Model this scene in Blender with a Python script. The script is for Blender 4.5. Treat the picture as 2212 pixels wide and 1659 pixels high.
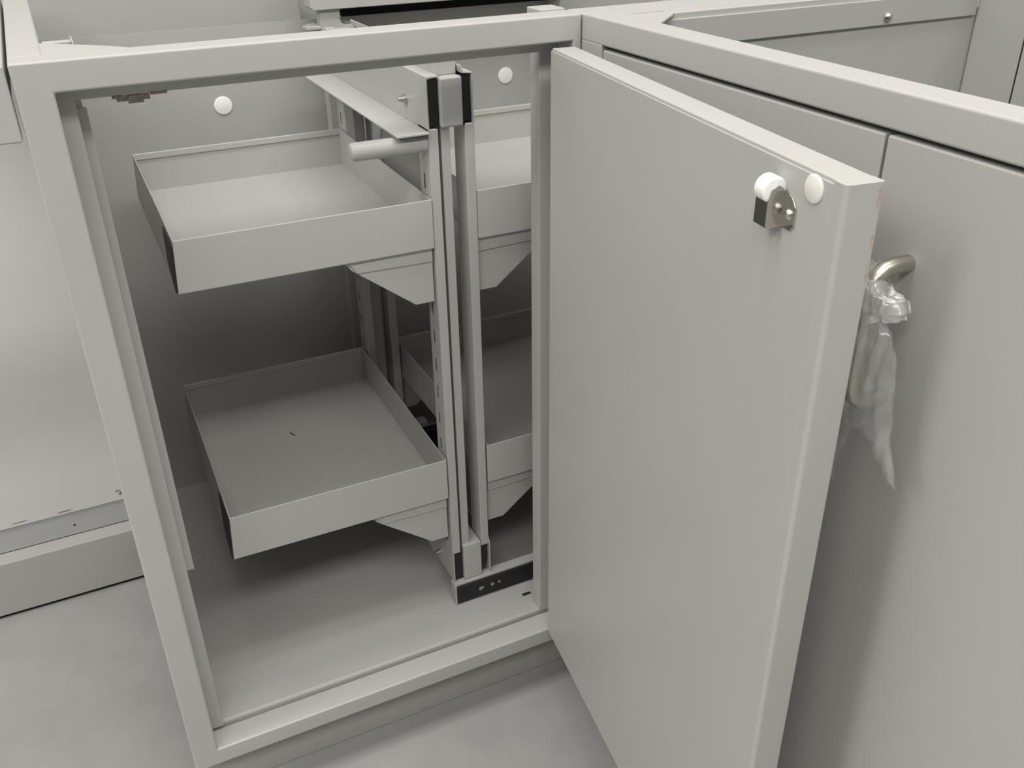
import bpy, bmesh, math, random
from mathutils import Vector, Matrix, noise

for o in list(bpy.data.objects):
    bpy.data.objects.remove(o, do_unlink=True)
scene = bpy.context.scene
COL = scene.collection

# ------------------------------------------------------------------ camera
yaw, pitch, roll = 0.44402417, 0.51107947, 0.01731615
cy_, sy_, cp_, sp_ = math.cos(yaw), math.sin(yaw), math.cos(pitch), math.sin(pitch)
fwd = Vector((sy_ * cp_, cy_ * cp_, -sp_))
rgt = Vector((cy_, -sy_, 0))
dwn = fwd.cross(rgt)
r2 = math.cos(roll) * rgt + math.sin(roll) * dwn
d2 = -math.sin(roll) * rgt + math.cos(roll) * dwn
cam_data = bpy.data.cameras.new('camera')
cam = bpy.data.objects.new('camera', cam_data)
COL.objects.link(cam)
m = Matrix((r2, -d2, -fwd)).transposed().to_4x4()
m.translation = Vector((0.02392, -0.81118, 0.99626))
cam.matrix_world = m
cam_data.sensor_fit = 'HORIZONTAL'
cam_data.sensor_width = 36
cam_data.lens = 32.856
cam_data.clip_start = 0.01
scene.camera = cam

# ------------------------------------------------------------------ world, lights, exposure
world = bpy.data.worlds.new('world')
scene.world = world
world.use_nodes = True
world.node_tree.nodes['Background'].inputs[0].default_value = (0.9, 0.95, 1.0, 1)
world.node_tree.nodes['Background'].inputs[1].default_value = 0.05
vs = scene.view_settings
vs.view_transform = 'Standard'
vs.look = 'None'
vs.gamma = 1.0
vs.use_curve_mapping = False
vs.exposure = 0.0

def area(name, loc, sx, sy, power, col=(1.0, 0.97, 0.928)):
    l = bpy.data.lights.new(name, 'AREA')
    l.shape = 'RECTANGLE'
    l.size, l.size_y = sx, sy
    l.energy = power
    l.color = col
    o = bpy.data.objects.new(name, l)
    o.location = loc
    COL.objects.link(o)
    return o

CEIL = 2.75
for x, y, ln, pw in [(0.2, -0.30, 3.0, 39), (-2.6, -0.30, 2.0, 51), (-0.4, -1.92, 4.2, 88)]:
    area('ceiling_strip_light', (x, y, CEIL - 0.03), ln, 0.60, pw)

# ------------------------------------------------------------------ materials
def mat(name, col, rough=0.5, metal=0.0, bump=0.0, bscale=900.0, var=0.0, vscale=6.0, spec=0.5, coat=0.0):
    M = bpy.data.materials.new(name)
    M.use_nodes = True
    nt = M.node_tree
    b = nt.nodes['Principled BSDF']
    b.inputs['Base Color'].default_value = (*col, 1)
    b.inputs['Roughness'].default_value = rough
    b.inputs['Metallic'].default_value = metal
    b.inputs['Specular IOR Level'].default_value = spec
    if coat:
        b.inputs['Coat Weight'].default_value = coat
    if var or bump:
        tc = nt.nodes.new('ShaderNodeTexCoord')
    if var:
        n = nt.nodes.new('ShaderNodeTexNoise')
        n.inputs['Scale'].default_value = vscale
        n.inputs['Detail'].default_value = 5
        nt.links.new(tc.outputs['Object'], n.inputs['Vector'])
        r = nt.nodes.new('ShaderNodeValToRGB')
        r.color_ramp.elements[0].position = 0.3
        r.color_ramp.elements[1].position = 0.7
        r.color_ramp.elements[0].color = (*[c * (1 - var) for c in col], 1)
        r.color_ramp.elements[1].color = (*[min(1, c * (1 + var)) for c in col], 1)
        nt.links.new(n.outputs['Fac'], r.inputs['Fac'])
        nt.links.new(r.outputs['Color'], b.inputs['Base Color'])
    if bump:
        n2 = nt.nodes.new('ShaderNodeTexNoise')
        n2.inputs['Scale'].default_value = bscale
        n2.inputs['Detail'].default_value = 2
        nt.links.new(tc.outputs['Object'], n2.inputs['Vector'])
        bp = nt.nodes.new('ShaderNodeBump')
        bp.inputs['Strength'].default_value = bump
        bp.inputs['Distance'].default_value = 0.0005
        nt.links.new(n2.outputs['Fac'], bp.inputs['Height'])
        nt.links.new(bp.outputs['Normal'], b.inputs['Normal'])
    return M

PAINT = mat('powder_coat_light_grey', (0.44, 0.435, 0.42), 0.42, bump=0.12, bscale=1400, var=0.015, vscale=9)
PLINTH = mat('plinth_grey_coat', (0.39, 0.38, 0.36), 0.5, bump=0.1, var=0.02)
SKIRT = mat('skirting_grey_coat', (0.42, 0.41, 0.39), 0.5, bump=0.1, var=0.02)
INNER = mat('inside_panel_coat', (0.43, 0.43, 0.415), 0.42, bump=0.1, bscale=1400, var=0.015, vscale=9)
WALLM = mat('wall_paint', (0.52, 0.515, 0.50), 0.6, bump=0.15, bscale=160, var=0.02, vscale=4)
BOARD = mat('service_panel_paint', (0.64, 0.63, 0.615), 0.55, bump=0.12, bscale=200, var=0.02, vscale=5)
SEAL = mat('strip_paint_grey', (0.42, 0.425, 0.425), 0.55, var=0.04, vscale=30)
FLOORM = mat('epoxy_floor_grey', (0.325, 0.325, 0.32), 0.36, bump=0.12, bscale=60, var=0.06, vscale=14)
BLACK = mat('black_plastic', (0.010, 0.010, 0.012), 0.5)
SHADE_SPECK = mat('black_shade_and_speck', (0.008, 0.008, 0.009), 0.8, spec=0.2)  # black for painted-in gap and slot shade, and for the small speck
WHITE = mat('white_plastic', (0.92, 0.92, 0.92), 0.35)
CHROME = mat('nickel_plated_steel', (0.62, 0.60, 0.56), 0.18, metal=1.0)
STEEL = mat('zinc_steel', (0.55, 0.54, 0.51), 0.32, metal=1.0)
SATIN = mat('satin_nickel', (0.56, 0.53, 0.47), 0.34, metal=1.0)
CAPM = mat('cream_plastic_cap', (0.78, 0.76, 0.73), 0.3)
DARKIN = mat('bare_steel_dark', (0.11, 0.105, 0.095), 0.35, metal=0.7)
CEILM = mat('ceiling_white', (0.8, 0.8, 0.79), 0.8)
RUST = mat('scuffed_primer', (0.27, 0.235, 0.20), 0.6, var=0.3, vscale=300)
CHIP = mat('chipped_plaster', (0.74, 0.73, 0.71), 0.8, var=0.05, vscale=200)

def film(name, cloud, gloss):
    M = bpy.data.materials.new(name)
    M.use_nodes = True
    nt = M.node_tree
    nt.nodes.clear()
    out = nt.nodes.new('ShaderNodeOutputMaterial')
    tr = nt.nodes.new('ShaderNodeBsdfTransparent')
    tr.inputs[0].default_value = (0.985, 0.985, 0.985, 1)
    gl = nt.nodes.new('ShaderNodeBsdfGlossy')
    gl.inputs['Roughness'].default_value = 0.22
    df = nt.nodes.new('ShaderNodeBsdfTranslucent')
    df.inputs[0].default_value = (0.9, 0.9, 0.9, 1)
    dd = nt.nodes.new('ShaderNodeBsdfDiffuse')
    dd.inputs[0].default_value = (0.9, 0.9, 0.9, 1)
    a = nt.nodes.new('ShaderNodeMixShader')
    a.inputs[0].default_value = 0.65
    nt.links.new(df.outputs[0], a.inputs[1])
    nt.links.new(dd.outputs[0], a.inputs[2])
    # film looks cloudier where it is seen edge-on through more plastic
    tc = nt.nodes.new('ShaderNodeTexCoord')
    ns = nt.nodes.new('ShaderNodeTexNoise')
    ns.inputs['Scale'].default_value = 45
    ns.inputs['Detail'].default_value = 4
    nt.links.new(tc.outputs['Object'], ns.inputs['Vector'])
    mr = nt.nodes.new('ShaderNodeMapRange')
    mr.inputs['From Min'].default_value = 0.35
    mr.inputs['From Max'].default_value = 0.7
    mr.inputs['To Min'].default_value = cloud * 0.6
    mr.inputs['To Max'].default_value = cloud * 1.6
    nt.links.new(ns.outputs['Fac'], mr.inputs['Value'])
    b = nt.nodes.new('ShaderNodeMixShader')
    nt.links.new(mr.outputs['Result'], b.inputs[0])
    nt.links.new(tr.outputs[0], b.inputs[1])
    nt.links.new(a.outputs[0], b.inputs[2])
    c = nt.nodes.new('ShaderNodeMixShader')
    c.inputs[0].default_value = gloss
    nt.links.new(b.outputs[0], c.inputs[1])
    nt.links.new(gl.outputs[0], c.inputs[2])
    nt.links.new(c.outputs[0], out.inputs[0])
    return M
FILM = film('clear_plastic_film', 0.20, 0.08)
FILM2 = film('bunched_plastic_film', 0.30, 0.10)

# ------------------------------------------------------------------ mesh helpers
def tag(o, label=None, cat=None, group=None, kind=None):
    if label: o['label'] = label
    if cat: o['category'] = cat
    if group: o['group'] = group
    if kind: o['kind'] = kind
    return o

def thing(name, label, cat, loc=(0, 0, 0)):
    o = bpy.data.objects.new(name, None)
    o.empty_display_size = 0.05
    o.location = loc
    COL.objects.link(o)
    return tag(o, label, cat)

class MB:
    """collects solids for one mesh object"""
    def __init__(s):
        s.bm = bmesh.new()
    def _bev(s, verts, w, seg=2):
        if w <= 0: return
        es = {e for v in verts for e in v.link_edges}
        bmesh.ops.bevel(s.bm, geom=list(es), offset=w, segments=seg, profile=0.5, affect='EDGES', clamp_overlap=True)
    def box(s, x0, x1, y0, y1, z0, z1, bev=0.0, seg=2):
        vs_ = [s.bm.verts.new((x, y, z)) for z in (z0, z1) for y in (y0, y1) for x in (x0, x1)]
        for f in ((0, 2, 3, 1), (4, 5, 7, 6), (0, 1, 5, 4), (2, 6, 7, 3), (0, 4, 6, 2), (1, 3, 7, 5)):
            s.bm.faces.new([vs_[i] for i in f])
        s._bev(vs_, bev, seg)
        return s
    def prism(s, pts, axis, a, b, bev=0.0, seg=2):
        """extrude a 2-D outline along an axis: x -> pts are (y,z), y -> (x,z), z -> (x,y)"""
        def P(p, t):
            return {'x': (t, p[0], p[1]), 'y': (p[0], t, p[1]), 'z': (p[0], p[1], t)}[axis]
        A = [s.bm.verts.new(P(p, a)) for p in pts]
        B = [s.bm.verts.new(P(p, b)) for p in pts]
        fs = [s.bm.faces.new(A), s.bm.faces.new(B[::-1])]
        n = len(pts)
        for i in range(n):
            fs.append(s.bm.faces.new((A[i], B[i], B[(i + 1) % n], A[(i + 1) % n])))
        bmesh.ops.recalc_face_normals(s.bm, faces=fs)
        s._bev(A + B, bev, seg)
        return s
    def lathe(s, prof, origin, axis, n=24):
        """prof: (radius, distance along axis); closed with caps"""
        ax = Vector(axis).normalized()
        t = Vector((0, 0, 1)) if abs(ax.z) < 0.9 else Vector((1, 0, 0))
        e1 = ax.cross(t).normalized(); e2 = ax.cross(e1)
        O = Vector(origin)
        rings = []
        fs = []
        for r, d in prof:
            rings.append([s.bm.verts.new(O + ax * d + (e1 * math.cos(2 * math.pi * i / n) + e2 * math.sin(2 * math.pi * i / n)) * max(r, 1e-5)) for i in range(n)])
        for a, b in zip(rings, rings[1:]):
            for i in range(n):
                fs.append(s.bm.faces.new((a[i], a[(i + 1) % n], b[(i + 1) % n], b[i])))
        fs.append(s.bm.faces.new(rings[0][::-1])); fs.append(s.bm.faces.new(rings[-1]))
        bmesh.ops.recalc_face_normals(s.bm, faces=fs)
        return s
    def tube(s, pts, r, n=14):
        pts = [Vector(p) for p in pts]
        rings = []
        up = Vector((0, 1, 0))
        for i, p in enumerate(pts):
            d = (pts[min(i + 1, len(pts) - 1)] - pts[max(i - 1, 0)]).normalized()
            e1 = d.cross(up).normalized(); e2 = d.cross(e1)
            rings.append([s.bm.verts.new(p + (e1 * math.cos(2 * math.pi * k / n) + e2 * math.sin(2 * math.pi * k / n)) * r) for k in range(n)])
        fs = []
        for a, b in zip(rings, rings[1:]):
            for i in range(n):
                fs.append(s.bm.faces.new((a[i], a[(i + 1) % n], b[(i + 1) % n], b[i])))
        fs.append(s.bm.faces.new(rings[0][::-1])); fs.append(s.bm.faces.new(rings[-1]))
        bmesh.ops.recalc_face_normals(s.bm, faces=fs)
        return s
    def build(s, name, material, parent=None, smooth=False, **kw):
        me = bpy.data.meshes.new(name)
        s.bm.to_mesh(me); s.bm.free()
        me.materials.append(material)
        if smooth:
            for p in me.polygons: p.use_smooth = True
            try: me.set_sharp_from_angle(angle=math.radians(40))
            except Exception: pass
        o = bpy.data.objects.new(name, me)
        COL.objects.link(o)
        if smooth:
            wn = o.modifiers.new('weighted_normals', 'WEIGHTED_NORMAL')
            wn.mode = 'FACE_AREA'; wn.weight = 100; wn.keep_sharp = True
        if parent: o.parent = parent
        tag(o, **kw)
        return o

def lerp(a, b, t): return a + (b - a) * t

# ------------------------------------------------------------------ key dimensions (metres)
H = 0.870          # top of the cabinet frames
PW = 0.0273        # width of the corner cabinet's left post
ZT = 0.8457        # lower edge of the top rail
ZB1, ZB0 = 0.1095, 0.086   # bottom rail
XR = 0.490         # face plane of the right-hand cabinet
YB = 0.549         # back panel of the corner cabinet
ZF = 0.113         # inside floor of the corner cabinet
XE = 0.74          # hidden right end of the corner cabinet

# ------------------------------------------------------------------ room shell
RX0, RX1, RY0, RY1 = -4.6, 1.9, -6.0, 0.66
MB().box(RX0, RX1, RY0, RY1, -0.1, 0).build('floor', FLOORM, kind='structure', label='light grey mottled epoxy floor')
MB().box(RX0, RX1, RY0, RY1, CEIL, CEIL + 0.1).build('ceiling', CEILM, kind='structure')
MB().box(RX0, RX1, RY1, RY1 + 0.1, -0.1, CEIL + 0.1).build('wall_back', WALLM, kind='structure')
MB().box(RX0, RX1, RY0 - 0.1, RY0, -0.1, CEIL + 0.1).build('wall_front', WALLM, kind='structure')
MB().box(RX0 - 0.1, RX0, RY0 - 0.1, RY1 + 0.1, -0.1, CEIL + 0.1).build('wall_left', WALLM, kind='structure')
MB().box(RX1, RX1 + 0.1, RY0 - 0.1, RY1 + 0.1, -0.1, CEIL + 0.1).build('wall_right', WALLM, kind='structure')

# ------------------------------------------------------------------ corner cabinet
cab = thing('corner_cabinet', 'open light grey steel corner cabinet with pull-out trays inside', 'cabinet', (0, 0, 0))
XS, XO = 0.4797, XR - 0.0008
def face_frame():
    """one welded ring of square tube, cut into its four members without a visible joint"""
    bm = bmesh.new()
    def ring(y):
        o = [bm.verts.new((x, y, z)) for x, z in ((0, ZB0), (XO, ZB0), (XO, H), (0, H))]
        n_ = [bm.verts.new((x, y, z)) for x, z in ((PW, ZB1), (XS, ZB1), (XS, ZT), (PW, ZT))]
        return o, n_
    (fo, fi), (bo_1, bi) = ring(0.0), ring(0.031)
    for k in range(4):
        l = (k + 1) % 4
        bm.faces.new((fo[k], fo[l], fi[l], fi[k]))
        bm.faces.new((bo_1[k], bi[k], bi[l], bo_1[l]))
        bm.faces.new((fo[k], bo_1[k], bo_1[l], fo[l]))
        bm.faces.new((fi[k], fi[l], bi[l], bi[k]))
    bmesh.ops.recalc_face_normals(bm, faces=bm.faces[:])
    sharp = [e for e in bm.edges if len(e.link_faces) == 2 and e.calc_face_angle() > 0.5]
    bmesh.ops.bevel(bm, geom=sharp, offset=0.0021, segments=3, profile=0.5, affect='EDGES', clamp_overlap=True)
    for x in (PW, XS):
        bmesh.ops.bisect_plane(bm, geom=bm.verts[:] + bm.edges[:] + bm.faces[:], plane_co=(x, 0, 0), plane_no=(1, 0, 0))
    def cls(f):
        c = f.calc_center_median()
        if c.x < PW: return 'left_post'
        if c.x > XS: return 'hinge_stile'
        return 'top_rail' if c.z > 0.5 else 'bottom_rail'
    for nm in ('left_post', 'top_rail', 'bottom_rail', 'hinge_stile'):
        b = MB(); b.bm.free(); b.bm = bm.copy()
        bmesh.ops.delete(b.bm, geom=[f for f in b.bm.faces if cls(f) != nm], context='FACES')
        b.build(nm, PAINT, cab, True)
    bm.free()
face_frame()
MB().box(0.004, XE - 0.02, 0.040, 0.056, 0.001, ZB0 + 0.001, 0.0005).build('plinth', PLINTH, cab)
# door stops: a folded lip round the opening behind the door
MB().box(0.004, 0.0405, 0.0275, 0.048, 0.1145, 0.850, 0.0008).build('door_stop', PAINT, cab, label='upright door stop lip behind the left post')
MB().box(0.0395, 0.4605, 0.030, 0.0325, 0.8335, 0.852, 0.0005).build('door_stop', PAINT, cab, label='door stop lip under the top rail')
MB().box(0.4595, 0.487, 0.0302, 0.050, 0.1145, 0.850, 0.0008).build('door_stop', PAINT, cab, label='door stop lip on the hinge side')
MB().prism([(0.0330, 0.1045), (0.0330, 0.1135), (0.0350, 0.1162), (0.0645, 0.1162), (0.0652, 0.1135), (0.0652, 0.1045)], 'x', 0.0045, 0.487, 0.0004, 1).build('sill', PAINT, cab, label='raised sill behind the bottom rail')
MB().box(0.0385, 0.0487, 0.0485, 0.052, 0.3325, 0.8235, 0.0006).build('inner_strip', PAINT, cab, label='narrow steel strip inside the left post')
MB().box(0.036, 0.046, 0.0495, 0.054, 0.815, 0.835, 0.0004).build('strip_bracket', INNER, cab)
# panels
fl = MB().box(0.002, XE, 0.0656, YB, ZF - 0.006, ZF)
fl.build('floor_panel', INNER, cab)
MB().box(0.4535, 0.4655, 0.0657, 0.0722, ZF + 0.00005, ZF + 0.0006).build('floor_slot', DARKIN, cab, label='small dark slot in the cabinet floor')
MB().box(0.001, XE, YB, YB + 0.0015, ZB0 + 0.003, 0.8085).build('back_panel', INNER, cab)
MB().box(0.001, 0.0025, 0.031, YB, ZB0 + 0.003, H - 0.022).build('side_panel', INNER, cab)
MB().box(XE, XE + 0.0015, 0.06, YB, ZB0 + 0.003, 0.84).build('side_panel', INNER, cab)
# top frame going back
MB().box(0, 0.0257, 0.0305, YB + 0.002, ZT, H, 0.0022, 3).build('side_rail', PAINT, cab, True)
MB().prism([(0.0250, 0.0310), (0.0250, 0.0920), (0.0300, 0.0900), (0.0755, 0.0485), (0.0900, 0.0310)], 'z', H - 0.0025, H - 0.0003, 0.0003, 1).build('corner_gusset', PAINT, cab)
MB().box(0.0272, 0.0505, 0.101, 0.113, H - 0.016, H - 0.002, 0.0006).box(0.0500, 0.0513, 0.074, 0.113, H - 0.016, H + 0.0005, 0.0003).build('corner_tab', PAINT, cab)
MB().box(0.462, 0.4895, 0.0335, 0.062, H - 0.02, H + 0.0012, 0.0012).build('corner_block', PAINT, cab)
# striker plate under the top rail
MB().box(0.072, 0.098, 0.0303, 0.0340, 0.8285, 0.8340, 0.0004).box(0.0805, 0.0925, 0.0293, 0.0318, 0.8265, 0.8332, 0.0005).box(0.0985, 0.112, 0.0295, 0.0310, 0.8318, 0.8340, 0.0003).box(0.0685, 0.0765, 0.0292, 0.0308, 0.8312, 0.8338, 0.0006).build('catch_striker', RUST, cab, label='scuffed striker plate under the top rail')
# round plugs in the back panel
for px, pz in ((0.2361, 0.7058), (0.6687, 0.7034)):
    MB().lathe([(0.0123, 0), (0.0123, 0.0009), (0.0112, 0.0018), (0.0, 0.0021)], (px, YB, pz), (0, -1, 0), 32).build('hole_plug', WHITE, cab, True, label='round white plug in the back panel')
# black strip added to stand in for the shadow gap under the rear beam
MB().box(0.415, 0.80, YB - 0.006, YB + 0.006, 0.8086, 0.8190, 0.002).build('gap_shade_strip', SHADE_SPECK, cab, label='black strip standing in for the shadow gap above the back panel')

# --- door, standing open towards the camera
DU = Vector((-0.13303508, -0.99111133))
door = MB()
DZ0, DZ1, DW, DT = 0.1115, 0.8425, 0.4525, 0.0245
door.box(0, DW - 0.0105, 0.0012, DT, DZ0, DZ1, 0.0012, 2)
door = door.build('door', PAINT, cab, True, label='plain grey cabinet door standing open, seen from the inside')
door.location = (0.454, -0.004, 0)
door.rotation_euler = (0, 0, math.atan2(DU.y, DU.x))
MB().box(0.0008, 0.4417, -0.0002, 0.0040, DZ0 + 0.0008, DZ1 - 0.0022, 0.0003, 1).build('inner_panel', PAINT, door, True)
ef = [(0.4416, -0.0002)] + [(DW - 0.0032 + 0.0032 * math.sin(a), 0.0030 - 0.0032 * math.cos(a)) for a in [k * math.pi / 10 for k in range(6)]] + [(DW - 0.0016 + 0.0016 * math.cos(a), DT - 0.0016 + 0.0016 * math.sin(a)) for a in [k * math.pi / 6 for k in range(4)]] + [(0.4416, DT)]
MB().prism(ef, 'z', DZ0 + 0.0002, DZ1 - 0.0001).build('edge_fold', PAINT, door, True, label='folded free edge of the door')
SCUFF = mat('worn_paint_edge', (0.44, 0.36, 0.29), 0.6, var=0.25, vscale=160)
for z0_, z1_, w_ in ((0.8270, 0.8400, 0.0026), (0.8035, 0.8125, 0.0015), (0.7830, 0.7990, 0.0011)):
    zm = (z0_ + z1_) / 2
    MB().prism([(DT - 0.0018, z0_), (DT - 0.0018 - w_, lerp(z0_, z1_, 0.35)), (DT - 0.0018 - w_ * 0.6, zm), (DT - 0.0018 - w_ * 0.9, lerp(z0_, z1_, 0.8)), (DT - 0.0018, z1_)], 'x', DW + 0.00002, DW + 0.00012).build('paint_scuff', SCUFF, door, label='worn paint on the door edge')
# roller catch (local: x along the door, -y out of the inner face)
br = MB()
br.box(0.3865, 0.3873, -0.0125, -0.0002, 0.8025, 0.8260, 0.0002, 1)
br.prism([(-0.0002, 0.8025), (-0.0125, 0.8025), (-0.0125, 0.8185), (-0.0105, 0.8260), (-0.0062, 0.8285), (-0.0025, 0.8260), (-0.0002, 0.8190)], 'x', 0.3993, 0.4001, 0.0001, 1)
br.prism([(0.4000, 0.8025), (0.4085, 0.8025), (0.4118, 0.8060), (0.4118, 0.8170), (0.4085, 0.8215), (0.4000, 0.8260)], 'y', -0.0014, -0.0002, 0.0002, 1)
br.box(0.3870, 0.3998, -0.0030, -0.0002, 0.8025, 0.8042, 0.0002, 1)
br.build('catch_bracket', CHROME, door, True, label='shiny bracket of the roller catch')
MB().box(0.3872, 0.3994, -0.0128, -0.0118, 0.8030, 0.8185, 0.0002, 1).build('catch_plate', DARKIN, door, label='dark face of the roller catch')
MB().lathe([(0.0062, 0), (0.0082, 0.0012), (0.0082, 0.0103), (0.0062, 0.0115)], (0.3875, -0.0075, 0.8248), (1, 0, 0), 28).build('catch_roller', WHITE, door, True, label='white roller of the catch')
MB().lathe([(0.0034, 0), (0.0034, 0.0008), (0.0024, 0.0020), (0.0006, 0.0024)], (0.4060, -0.0014, 0.8118), (0, -1, 0), 20).build('catch_screw', STEEL, door, True)
MB().lathe([(0.0084, 0), (0.0084, 0.0008), (0.0072, 0.0018), (0.0, 0.0022)], (0.4253, -0.0002, 0.8330), (0, -1, 0), 36).build('cover_cap', CAPM, door, True, label='round cream cover cap near the door corner')

# ------------------------------------------------------------------ pull-out unit
U = 0.0985
unit = thing('pull_out_unit', 'grey slotted steel frame with shallow trays on both sides, inside the corner cabinet', 'pull-out unit', (0.39, U, ZF))
unit_off = Vector((-0.39, -U, -ZF))
class UB(MB):
    def build(s, name, material, parent=unit, smooth=False, **kw):
        if parent is unit:
            bmesh.ops.translate(s.bm, verts=s.bm.verts[:], vec=unit_off)
        return MB.build(s, name, material, parent, smooth, **kw)

slots = [0.3598 + 0.0374 * k for k in range(-4, 10)]
def upright(x_out, x_in, y0, y1, z0, z1, lb):
    """slotted C profile: outer web at x_out, front and rear flanges towards x_in"""
    b = UB()
    t = 0.0014
    lo, hi = min(x_out, x_in), max(x_out, x_in)
    b.box(lo, hi, y0, y0 + t, z0, z1, 0.0006, 1)
    b.box(lo, hi, y1 - t, y1, z0, z1, 0.0004, 1)
    v0, v1 = (x_in - t, x_in) if x_out < x_in else (x_in, x_in + t)
    b.box(v0, v1, y0 + t, y1 - t, z0, z1)
    b.box(lo, hi, y0 + t, y1 - t, z1 - t, z1)
    w0, w1 = (x_out, x_out + 0.0005) if x_out < x_in else (x_out - 0.0005, x_out)
    ys0, ys1 = y0 + 0.0178, y0 + 0.0216
    b.box(w0, w1, y0 + t, ys0, z0, z1)
    b.box(w0, w1, ys1, y1 - t, z0, z1)
    cur = z0
    for zc in slots:
        if zc - 0.009 < z0 or zc + 0.009 > z1: continue
        b.box(w0, w1, ys0, ys1, cur, zc - 0.0085)
        cur = zc + 0.0085
    b.box(w0, w1, ys0, ys1, cur, z1)
    o = b.build('upright', PAINT, label=lb)
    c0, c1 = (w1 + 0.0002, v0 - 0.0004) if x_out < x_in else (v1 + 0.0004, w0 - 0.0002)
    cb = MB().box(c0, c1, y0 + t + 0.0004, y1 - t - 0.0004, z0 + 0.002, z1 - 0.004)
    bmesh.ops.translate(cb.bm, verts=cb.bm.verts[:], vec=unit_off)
    cb.build('slot_shade_core', SHADE_SPECK, o, label='black core standing in for the shade inside the slots')  # added black filler, paints in the shade behind the slots
    return o
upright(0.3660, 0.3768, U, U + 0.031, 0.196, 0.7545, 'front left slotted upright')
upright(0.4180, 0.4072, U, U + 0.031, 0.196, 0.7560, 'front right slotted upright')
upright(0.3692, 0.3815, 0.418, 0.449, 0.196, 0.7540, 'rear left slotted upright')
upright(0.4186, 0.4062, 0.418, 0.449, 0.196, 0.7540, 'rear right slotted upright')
UB().box(0.3812, 0.3915, U + 0.004, U + 0.022, 0.203, 0.758, 0.0008).build('centre_post', PAINT)
UB().box(0.3838, 0.4020, 0.440, 0.460, 0.203, 0.758, 0.0008).build('centre_post', PAINT)
# top beam
UB().box(0.3803, 0.4057, U - 0.0015, 0.475, 0.7545, 0.8055, 0.0026, 3).build('top_beam', PAINT, smooth=True, label='square tube beam with a blunt front end')
UB().prism([(0.3662, 0.7525), (0.3677, 0.7525), (0.3677, 0.8050), (0.3800, 0.8062), (0.3800, 0.8076), (0.3662, 0.8076)], 'y', U, 0.470, 0.0003, 1).prism([(0.0935, 0.7513), (0.470, 0.7513), (0.470, 0.7527), (0.0935, 0.7527)], 'x', 0.3305, 0.3660).build('top_channel', PAINT, label='left side plate of the top beam with its flange')
UB().prism([(0.4178, 0.7560), (0.4164, 0.7560), (0.4164, 0.8062), (0.4060, 0.8074), (0.4040, 0.8150), (0.4054, 0.8154), (0.4074, 0.8092), (0.4178, 0.8078)], 'y', U, 0.470, 0.0003, 1).build('top_channel', PAINT, label='right side plate of the top beam')
for xa, xb, za, zb, lb in ((0.3678, 0.3803, 0.7560, 0.8048, 'black plug in the left end of the top beam'), (0.4057, 0.4163, 0.7580, 0.8060, 'black plug in the right end of the top beam')):
    UB().box(xa, xb, U + 0.0035, U + 0.020, za, zb, 0.0010).build('end_plug', BLACK, label=lb)
UB().box(0.3795, 0.4040, U + 0.0100, 0.165, 0.8056, 0.8330, 0.0012).build('top_carriage', INNER)
UB().lathe([(0.0046, 0), (0.0046, 0.0042), (0.0030, 0.0044), (0.0030, 0.0085), (0.0016, 0.0098)], (0.3662, 0.1590, 0.7750), (-1, 0, 0), 18).build('screw', STEEL, smooth=True, label='screw on the top side plate')
# bottom beam
UB().box(0.3806, 0.4064, U - 0.0012, 0.475, 0.1480, 0.2045, 0.0015).build('bottom_beam', PAINT, smooth=True)
UB().prism([(U, 0.1478), (0.470, 0.1478), (0.470, 0.2060), (U + 0.003, 0.2060), (U, 0.1990)], 'x', 0.3662, 0.3677, 0.0003, 1).build('bottom_channel', PAINT, label='left side plate of the bottom beam')
UB().prism([(U - 0.001, 0.1478), (0.470, 0.1478), (0.470, 0.2060), (U + 0.003, 0.2060), (U - 0.001, 0.1990)], 'x', 0.4180, 0.4195, 0.0003, 1).build('bottom_channel', PAINT, label='right side plate of the bottom beam')
UB().box(0.3678, 0.3806, U + 0.0035, U + 0.020, 0.1485, 0.1960, 0.0010).build('end_plug', BLACK, label='black plug in the left end of the bottom beam')
UB().prism([(0.4064, 0.1530), (0.4110, 0.1530), (0.4150, 0.1600), (0.4165, 0.1720), (0.4160, 0.1970), (0.4064, 0.1970)], 'y', U + 0.0035, U + 0.020, 0.0006, 1).build('end_plug', BLACK, label='black plug in the right end of the bottom beam')
UB().lathe([(0.0040, 0), (0.0040, 0.0035), (0.0026, 0.0037), (0.0026, 0.0062), (0.0014, 0.0070)], (0.3662, 0.1490, 0.1640), (-1, 0, 0), 18).build('screw', STEEL, smooth=True, label='screw on the bottom side plate')
# handle bar
UB().lathe([(0.0030, 0), (0.0072, 0.0006), (0.0089, 0.0022), (0.0095, 0.0048), (0.0095, 0.0835)], (0.2835, U + 0.0110, 0.7395), (1, 0, -0.004), 28).build('handle_bar', PAINT, smooth=True, label='round bar handle jutting out to the left')

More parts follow.
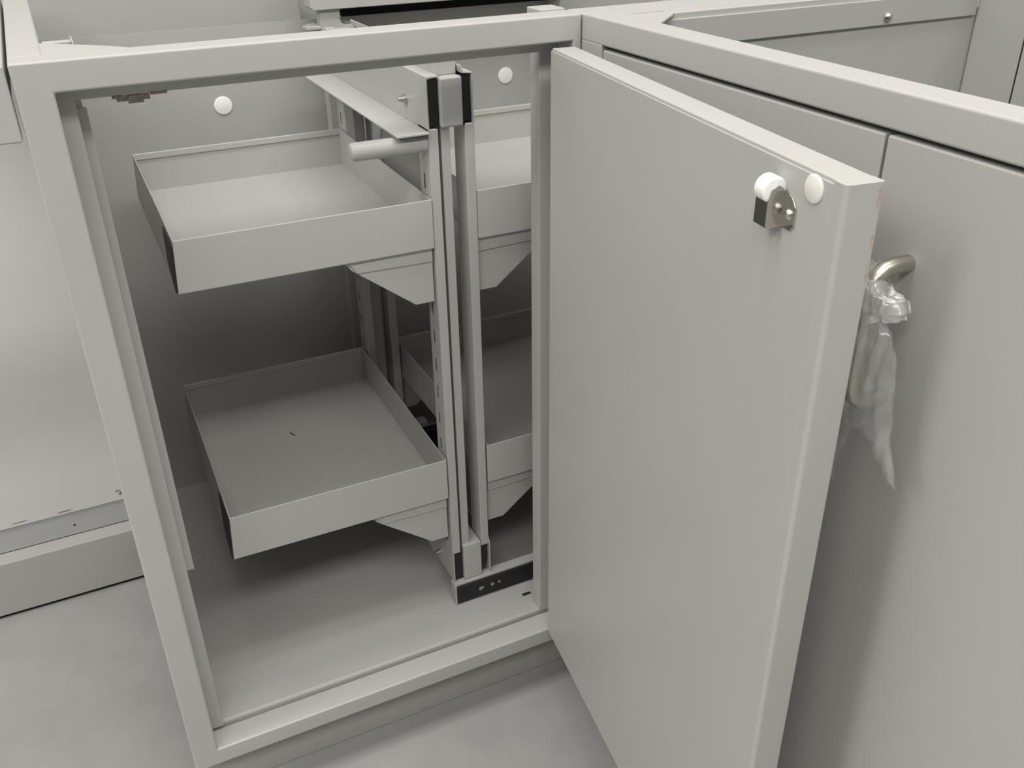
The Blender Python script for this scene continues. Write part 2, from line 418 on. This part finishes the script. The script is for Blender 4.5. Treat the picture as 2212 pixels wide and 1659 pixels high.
# slides along the cabinet floor
def slide(y0, x0, x1, lb):
    UB().prism([(y0 + 0.0005, 0.1133), (y0 + 0.014, 0.1133), (y0 + 0.014, 0.1474), (y0 + 0.0002, 0.1474), (y0 + 0.0002, 0.1445), (y0 + 0.0025, 0.1440), (y0 + 0.0025, 0.1150)], 'x', x0 + 0.001, x1, 0.0003, 1).box(x0, x0 + 0.0022, y0 - 0.0020, y0 + 0.0142, 0.1133, 0.1474, 0.0006, 1).build('slide_rail', PAINT, label=lb)
slide(0.0930, 0.3640, 0.728, 'low steel slide rail at the front of the cabinet floor')
sl = UB()
sl.box(0.3668, 0.728, 0.0916, 0.0950, 0.1145, 0.1432, 0.0016, 2)
sl.build('slide_runner', BLACK, label='black runner on the front slide rail')
for px, pz, rr in ((0.4008, 0.1295, 0.0028), (0.4040, 0.1305, 0.0018), (0.4182, 0.1305, 0.0027), (0.4288, 0.1308, 0.0021)):
    UB().lathe([(rr, 0), (rr, 0.0006), (rr * 0.6, 0.0013)], (px, 0.0916, pz), (0, -1, 0), 16).build('rivet', STEEL, smooth=True)
UB().box(0.430, 0.725, 0.478, 0.492, 0.1133, 0.1450, 0.0008).build('slide_rail', PAINT, label='low steel slide rail at the back of the cabinet floor')
UB().box(0.424, 0.50, 0.462, 0.4775, 0.118, 0.1560, 0.0015).build('slide_runner', BLACK, label='black runner on the rear slide rail')
UB().box(0.452, 0.478, 0.4780, 0.500, 0.1455, 0.1640, 0.0012).build('slide_block', PAINT, label='small pale block on the rear slide')

# trays
def tray(xa, xb, zt, zb, ya, yb, side, lb, rot=0.0, dz=0.0):
    """open sheet-metal tray between xa..xb; side=-1 hangs left of the frame, +1 right"""
    ox, oy, oz = (xb if side < 0 else xa), ya, zb
    e = MB()
    t = 0.0012
    L = xb - xa; D = yb - ya; h = zt - zb
    x0, x1 = (-L, 0) if side < 0 else (0, L)
    fz = 0.0065
    e.box(x0 + t, x1 - t, t, D - t, fz - t, fz)                       # floor sheet
    fl_ = -0.004 if side < 0 else 0.004
    a0, a1 = (x0 + fl_, x1) if side < 0 else (x0, x1 + fl_)
    trap = [(a0, 0), (a1, 0), (x1, h), (x0, h)]
    e.prism(trap, 'y', 0, t, 0.0005, 1)                               # front wall
    e.prism(trap, 'y', D - t, D, 0.0004, 1)                           # back wall
    e.box(x0 + t, x1 - t, D - t - 0.0020, D - t, h - 0.0075, h - 0.0001, 0.0004, 1)   # hem on the back wall
    xo, xi = (x0, x1) if side < 0 else (x1, x0)
    e.prism([(a0, 0), (a0 + t, 0), (x0 + t, h), (x0, h)], 'y', t, D - t, 0.0003, 1)   # side walls, the outer one flared
    e.prism([(a1 - t, 0), (a1, 0), (x1, h), (x1 - t, h)], 'y', t, D - t, 0.0003, 1)
    e.prism([(0.0004, 0.0), (0.0004, 0.0030), (0.0060, 0.0030), (0.0060, 0.0), (0.0045, -0.0012), (0.0018, -0.0012)], 'x', x0 + 0.001, x1 - 0.001, 0.0004, 1)   # rolled lower front edge
    tr = e.build('tray', PAINT, unit, label=lb)
    tr.location = Vector((ox, oy, oz + dz)) + unit_off
    tr.rotation_euler = (0, 0, rot)
    # black end cap on the outer side wall, near the front
    cap = MB()
    cy2 = [(0.0012, 0.0008), (0.010, -0.0010), (0.040, 0.0085), (0.052, 0.016), (0.066, h - 0.0055), (0.0012, h - 0.0055)]
    xs = lambda z: (a0 + (x0 - a0) * z / h) if side < 0 else (a1 + (x1 - a1) * z / h)
    sg = -1 if side < 0 else 1
    A = [cap.bm.verts.new((xs(z), y, z)) for y, z in cy2]
    B = [cap.bm.verts.new((xs(z) + sg * 0.0014, y, z)) for y, z in cy2]
    fs = [cap.bm.faces.new(A), cap.bm.faces.new(B[::-1])] + [cap.bm.faces.new((A[k], B[k], B[(k + 1) % 6], A[(k + 1) % 6])) for k in range(6)]
    bmesh.ops.recalc_face_normals(cap.bm, faces=fs)
    cap.build('end_cap', BLACK, tr, label='black plate on the outer side of the tray')
    # brackets under the tray: front and rear
    for k, y in enumerate((0.0045, D - 0.012)):
        sgn = -1 if side < 0 else 1
        b = MB()
        b.prism([(sgn * 0.001, -0.0012), (sgn * 0.101, -0.0012), (sgn * 0.093, -0.0120), (sgn * 0.0235, -0.0660), (sgn * 0.001, -0.0660)], 'y', y + 0.0025, y + 0.0040, 0.0004, 1)
        b.prism([(sgn * 0.001, -0.0010), (sgn * 0.103, -0.0010), (sgn * 0.0930, -0.0070), (sgn * 0.0880, -0.0155), (sgn * 0.001, -0.0175)], 'y', y + 0.0005, y + 0.0026, 0.0006, 1)
        b.build('bracket', PAINT, tr)
    return tr
tray(0.0976, 0.3652, 0.6812, 0.6262, 0.0975, 0.4440, -1, 'upper tray on the left of the frame', rot=-0.006)
tray(0.0985, 0.3640, 0.3478, 0.2895, 0.0970, 0.4440, -1, 'lower tray on the left of the frame, with a sliver lying in it', rot=-0.010)
tray(0.4188, 0.6860, 0.6815, 0.6265, 0.0990, 0.4440, 1, 'upper tray on the right of the frame, half hidden by the door', dz=0.001)
tray(0.4205, 0.6880, 0.3500, 0.2935, 0.0990, 0.4440, 1, 'lower tray on the right of the frame, half hidden by the door', dz=0.001)

# sliver lying in the lower left tray
sv = MB().box(-0.0052, 0.0052, -0.0007, 0.0007, 0, 0.0011, 0.0004, 1).prism([(0.0050, -0.0006), (0.0064, 0.0), (0.0050, 0.0006)], 'z', 0.0002, 0.0009).build('metal_sliver', DARKIN, None, label='tiny dark sliver lying in the lower left tray', cat='scrap')
sv.location = (0.2227, 0.3285, 0.2963)
sv.rotation_euler = (0, 0, -1.15)

# ------------------------------------------------------------------ right-hand base cabinet
YS0, YS1 = 0.033, -1.06      # far and near ends
base = thing('base_cabinet', 'light grey base cabinet with closed doors on the right', 'cabinet', (XR, 0, 0))
bo = Vector((-XR, 0, 0))
class RB(MB):
    def build(s, name, material, parent=base, smooth=False, **kw):
        if parent is base:
            bmesh.ops.translate(s.bm, verts=s.bm.verts[:], vec=bo)
        return MB.build(s, name, material, parent, smooth, **kw)
RB().box(XR, 0.5195, YS1, YS0, ZT, H, 0.0022, 3).build('top_rail', PAINT, smooth=True, label='front top rail of the base cabinet')
RB().box(0.5185, 0.9675, -0.040, YS0, ZT, H - 0.0001, 0.0015, 3).build('side_rail', PAINT, smooth=True)
RB().box(0.5185, 0.995, YS1, YS1 + 0.03, ZT, H - 0.0001, 0.0015).build('side_rail', PAINT)
RB().prism([(0.5180, -0.0370), (0.5180, -0.0860), (0.5200, -0.0850), (0.5680, -0.0375)], 'z', H - 0.0026, H - 0.0004, 0.0003, 1).build('corner_gusset', PAINT)
RB().box(0.5260, 0.5600, -0.0300, -0.0265, H - 0.001, H + 0.0008, 0.0004).build('weld_strip', PAINT)
RB().box(XR, 0.515, -0.0352, YS0, 0.086, ZT + 0.001, 0.0010).build('stile', PAINT, label='end stile beside the corner')
RB().box(XR, 0.515, YS1, YS1 + 0.03, 0.086, ZT + 0.001, 0.001).build('stile', PAINT)
RB().box(XR, 0.515, YS1 + 0.03, -0.035, 0.086, ZB1, 0.0012).build('bottom_rail', PAINT)
RB().box(XR + 0.040, XR + 0.056, YS1, YS0, 0.001, 0.087, 0.0005).build('plinth', PLINTH)
RB().box(0.512, 0.975, -0.0395, -0.038, 0.10, 0.8460).build('side_panel', INNER)
RB().box(0.525, 0.9655, -0.0430, -0.0396, 0.8385, 0.8640, 0.0006).build('side_panel_lip', INNER)
RB().box(0.512, 0.975, YS1 + 0.002, YS1 + 0.004, 0.10, 0.8460).build('side_panel', INNER)
RB().box(0.9690, 0.9705, -0.1062, -0.0415, 0.10, 0.93).build('back_panel', INNER, label='narrow panel at the inner back corner')
RB().box(0.9690, 0.9705, YS1 + 0.004, -0.1086, 0.10, 0.93).build('back_panel', INNER)
RB().box(0.9715, 0.9725, YS1 + 0.004, -0.041, 0.10, 0.92).build('backing_sheet', DARKIN)
RB().box(0.512, 0.975, YS1 + 0.004, -0.0395, 0.10, 0.106).build('floor_panel', INNER)
RB().lathe([(0.0046, 0), (0.0046, 0.0015), (0.0034, 0.004), (0.0012, 0.005)], (0.8330, -0.0430, 0.8466), (0, -1, 0), 20).build('screw', STEEL, smooth=True, label='screw head inside the base cabinet')
RB().box(0.5120, 0.5135, YS1 + 0.02, -0.030, 0.10, 0.850).build('door_backing', DARKIN)
def rdoor(y0, y1, lb):
    o = MB().box(0, 0.0195, y0, y1, 0.1115, 0.8425, 0.0016, 3).build('door', PAINT, base, True, label=lb)
    o.location = (0.0006, 0, 0)
    return o
rdoor(-0.3825, -0.0370, 'closed door nearest the corner, mostly behind the open door')
d2o = rdoor(-0.7340, -0.3848, 'closed door with a bow handle at the right of the picture')
rdoor(-1.028, -0.7363, 'closed door out of sight towards the viewer')
hp = [(-0.0006, -0.4200, 0.7690), (-0.0120, -0.4200, 0.7695), (-0.0200, -0.4198, 0.7680), (-0.0262, -0.4197, 0.7630), (-0.0298, -0.4196, 0.7550), (-0.0308, -0.4196, 0.7440)]
hp = hp + [(-0.0308, -0.4196, 0.7205)] + [(x, y, 1.441 - z) for x, y, z in reversed(hp)]
MB().tube(hp, 0.0056, 18).build('handle', SATIN, d2o, True, label='satin metal bow handle')

# ------------------------------------------------------------------ plastic bag on that handle
random.seed(4)
def lerp(a, b, t): return a + (b - a) * t
def interp(tab, t):
    for (t0, v0), (t1, v1) in zip(tab, tab[1:]):
        if t <= t1: return lerp(v0, v1, (t - t0) / (t1 - t0))
    return tab[-1][1]
bagt = thing('plastic_bag', 'small crumpled clear plastic bag hanging on the bow handle', 'plastic bag', (0.462, -0.425, 0.62))
boff = Vector((-0.462, 0.425, -0.62))
def bag_sheet(name, material, left, right, ztop, zbot, depth, NI, NJ, seed, crumple, label):
    bm_ = bmesh.new()
    grids = []
    for back in (0, 1):
        g = []
        for j in range(NJ + 1):
            row = []
            for i in range(NI + 1):
                s_, t_ = i / NI, j / NJ
                z = lerp(interp(ztop, s_), interp(zbot, s_), t_)
                y = lerp(interp(left, t_), interp(right, t_), s_)
                edge = math.sin(math.pi * s_) ** 0.6
                bul = interp(depth, t_) * edge
                cr = 0.0030 * noise.noise(Vector((y * 190, z * 22, seed + 7 * back))) + 0.0010 * noise.noise(Vector((y * 420, z * 70, seed + 3 + 5 * back)))
                x = 0.4605 + (bul if back else -bul) + crumple * cr * (0.3 + edge)
                y += crumple * 0.0012 * noise.noise(Vector((z * 90, s_ * 5, seed + 11)))
                row.append(bm_.verts.new(Vector((min(x, 0.4890), y, z)) + boff))
            g.append(row)
        grids.append(g)
        for j in range(NJ):
            for i in range(NI):
                bm_.faces.new((g[j][i], g[j][i + 1], g[j + 1][i + 1], g[j + 1][i]))
    F, K = grids
    for j in range(NJ):
        for i in (0, NI):
            bm_.faces.new((F[j][i], F[j + 1][i], K[j + 1][i], K[j][i]))
    bmesh.ops.recalc_face_normals(bm_, faces=bm_.faces[:])
    me = bpy.data.meshes.new(name)
    bm_.to_mesh(me); bm_.free()
    for p in me.polygons: p.use_smooth = True
    me.materials.append(material)
    o = bpy.data.objects.new(name, me)
    COL.objects.link(o)
    o.parent = bagt
    o['label'] = label
    return o
# body: narrow at the tie, two drooping corners at the bottom
bag_sheet('bag_body', FILM,
          [(0, -0.4150), (0.15, -0.4100), (0.5, -0.4020), (0.8, -0.4000), (1, -0.4060)],
          [(0, -0.4300), (0.07, -0.4440), (0.20, -0.4500), (0.50, -0.4560), (0.75, -0.4610), (1, -0.4715)],
          [(0, 0.7420), (1, 0.7420)],
          [(0, 0.6090), (0.19, 0.6080), (0.235, 0.6260), (0.30, 0.6580), (0.40, 0.6625), (0.55, 0.6555), (0.78, 0.6450), (0.93, 0.6370), (1, 0.6350)],
          [(0, 0.004), (0.25, 0.009), (0.6, 0.010), (1, 0.002)], 40, 60, 3.1, 1.0, 'clear body of the bag with two drooping corners')
# bunched, tied neck flaring out above in two loose ruffles
for k, (sd, sx_) in enumerate(((8.3, 0.0), (15.7, 0.006))):
    nk = bag_sheet('neck_ruffle', FILM2,
              [(0, -0.4060), (0.30, -0.4020), (0.70, -0.4060), (1, -0.4150)],
              [(0, -0.4270 - 0.004 * k), (0.20, -0.4350), (0.30, -0.4440), (0.55, -0.4480), (0.66, -0.4445), (0.80, -0.4460), (1, -0.4300)],
              [(0, 0.7690 - 0.003 * k), (0.30, 0.7730), (0.48, 0.7700), (0.56, 0.7655), (0.80, 0.7650), (0.90, 0.7615), (1, 0.7640)],
              [(0, 0.7390), (0.5, 0.7390), (0.7, 0.7360), (0.85, 0.7385), (1, 0.7400)],
              [(0, 0.0075), (0.6, 0.0060), (1, 0.0030)], 40, 30, sd, 2.6, 'bunched cloudy ruffle at the neck of the bag')
    nk.location.x += sx_
# a stiff crease running down the body
MB().tube([Vector((0.4555, -0.4185, 0.738)) + boff, Vector((0.4535, -0.4190, 0.70)) + boff, Vector((0.4530, -0.4188, 0.655)) + boff, Vector((0.4550, -0.4175, 0.625)) + boff], 0.0008, 8).build('bag_seam', FILM2, bagt, True)

# ------------------------------------------------------------------ knee space on the left
bench = thing('bench_frame', 'light grey bench apron rail beside the corner cabinet at the left edge', 'bench frame', (-0.6, 0, 0))
bo2 = Vector((0.6, 0, 0))
class BB(MB):
    def build(s, name, material, parent=bench, smooth=False, **kw):
        if parent is bench: bmesh.ops.translate(s.bm, verts=s.bm.verts[:], vec=bo2)
        return MB.build(s, name, material, parent, smooth, **kw)
BB().box(-1.2, -0.0028, 0.0003, 0.020, 0.8118, 0.8690, 0.0018, 3).build('apron', PAINT, smooth=True)
BB().box(-1.2, -0.0028, 0.455, 0.49, 0.842, 0.8690, 0.0012).build('rear_rail', PAINT)
BB().box(-0.0300, -0.0028, 0.0203, 0.4548, 0.842, 0.8690, 0.0012).build('side_rail', PAINT)
BB().box(-1.2, -1.173, 0.0203, 0.4548, 0.842, 0.8690, 0.0012).build('side_rail', PAINT)
BB().box(-1.2, -1.17, 0.0203, 0.049, 0.001, 0.8415, 0.0015).build('leg', PAINT)
BB().box(-1.2, -1.17, 0.445, 0.474, 0.001, 0.8415, 0.0015).build('leg', PAINT)

svc = thing('service_panel', 'pale panel with a skirting board at the back of the knee space', 'wall panel', (-0.6, 0.52, 0))
bo3 = Vector((0.6, -0.52, 0))
class SB(MB):
    def build(s, name, material, parent=svc, smooth=False, **kw):
        if parent is svc: bmesh.ops.translate(s.bm, verts=s.bm.verts[:], vec=bo3)
        return MB.build(s, name, material, parent, smooth, **kw)
SB().box(-2.2, -0.003, 0.5200, 0.5340, 0.0985, 0.1450).build('lower_strip', SEAL, label='grey painted strip above the skirting board')
# upper panel with a ragged painted lower edge
pts = []
n = 120
for i in range(n + 1):
    x = lerp(-2.2, -0.003, i / n)
    zz = 0.1405 + 0.0012 * noise.noise(Vector((x * 40, 0, 0))) + 0.0007 * noise.noise(Vector((x * 140, 2, 0)))
    pts.append((x, zz))
SB().prism(pts + [(-0.003, 0.8415), (-2.2, 0.8415)], 'y', 0.5175, 0.5345).build('upper_panel', BOARD)
SB().box(-2.2, -0.003, 0.4915, 0.5199, 0.0062, 0.0980, 0.0012).build('skirting_board', SKIRT)
SB().box(-2.2, -0.003, 0.4960, 0.5199, 0.0005, 0.0061).build('skirting_gap_shade', SHADE_SPECK, label='black strip standing in for the shadow gap under the skirting board')  # shade of the gap under the skirting, painted as a black strip
for (x, z, w, h2) in ((-0.098, 0.1455, 0.011, 0.0009), (-0.016, 0.1530, 0.0042, 0.0026), (-0.020, 0.1580, 0.004, 0.0012), (-0.160, 0.1465, 0.012, 0.0006)):
    SB().prism([(x - w, z - h2), (x - w * 0.2, z - h2 * 1.4), (x + w, z - h2 * 0.2), (x + w * 0.4, z + h2 * 1.2), (x - w * 0.7, z + h2 * 0.6)], 'y', 0.5171, 0.5175).build('paint_chip', RUST)
SB().lathe([(0.0016, 0), (0.0014, 0.0006)], (-0.0915, 0.5200, 0.1150), (0, -1, 0), 10).build('speck', SHADE_SPECK)

# ------------------------------------------------------------------ behind the corner cabinet
EB = MB
EB().prism([(0.3605, 0.8285), (0.3645, 0.8250), (0.80, 0.8250), (0.80, 0.900), (0.3605, 0.900)], 'y', 0.4985, 0.5300, 0.0012).build('rear_beam', PAINT, cab, True)
EB().prism([(0.3740, 0.826), (0.4012, 0.826), (0.4012, 0.812), (0.4030, 0.806), (0.4080, 0.8035), (0.4200, 0.8035), (0.4200, 0.1133), (0.3740, 0.1133)], 'y', 0.5050, 0.5250, 0.0006, 1).build('rear_post', PAINT, cab)
EB().prism([(0.3740, 0.505), (0.3540, 0.505), (0.3520, 0.520), (0.3740, 0.545)], 'z', 0.800, 0.8045, 0.0006, 1).build('foot_plate', PAINT, cab)
EB().prism([(0.4205, 0.505), (0.4260, 0.505), (0.4200, 0.540), (0.4050, 0.540)], 'z', 0.800, 0.8052, 0.0004, 1).build('foot_plate', PAINT, cab)

# wall panel seen over the cabinet's back edge
MB().box(-0.15, 0.372, 0.600, 0.612, 0.60, 1.25, 0.002).build('wall_board', INNER, None, label='pale upright board behind the corner cabinet', cat='wall board')
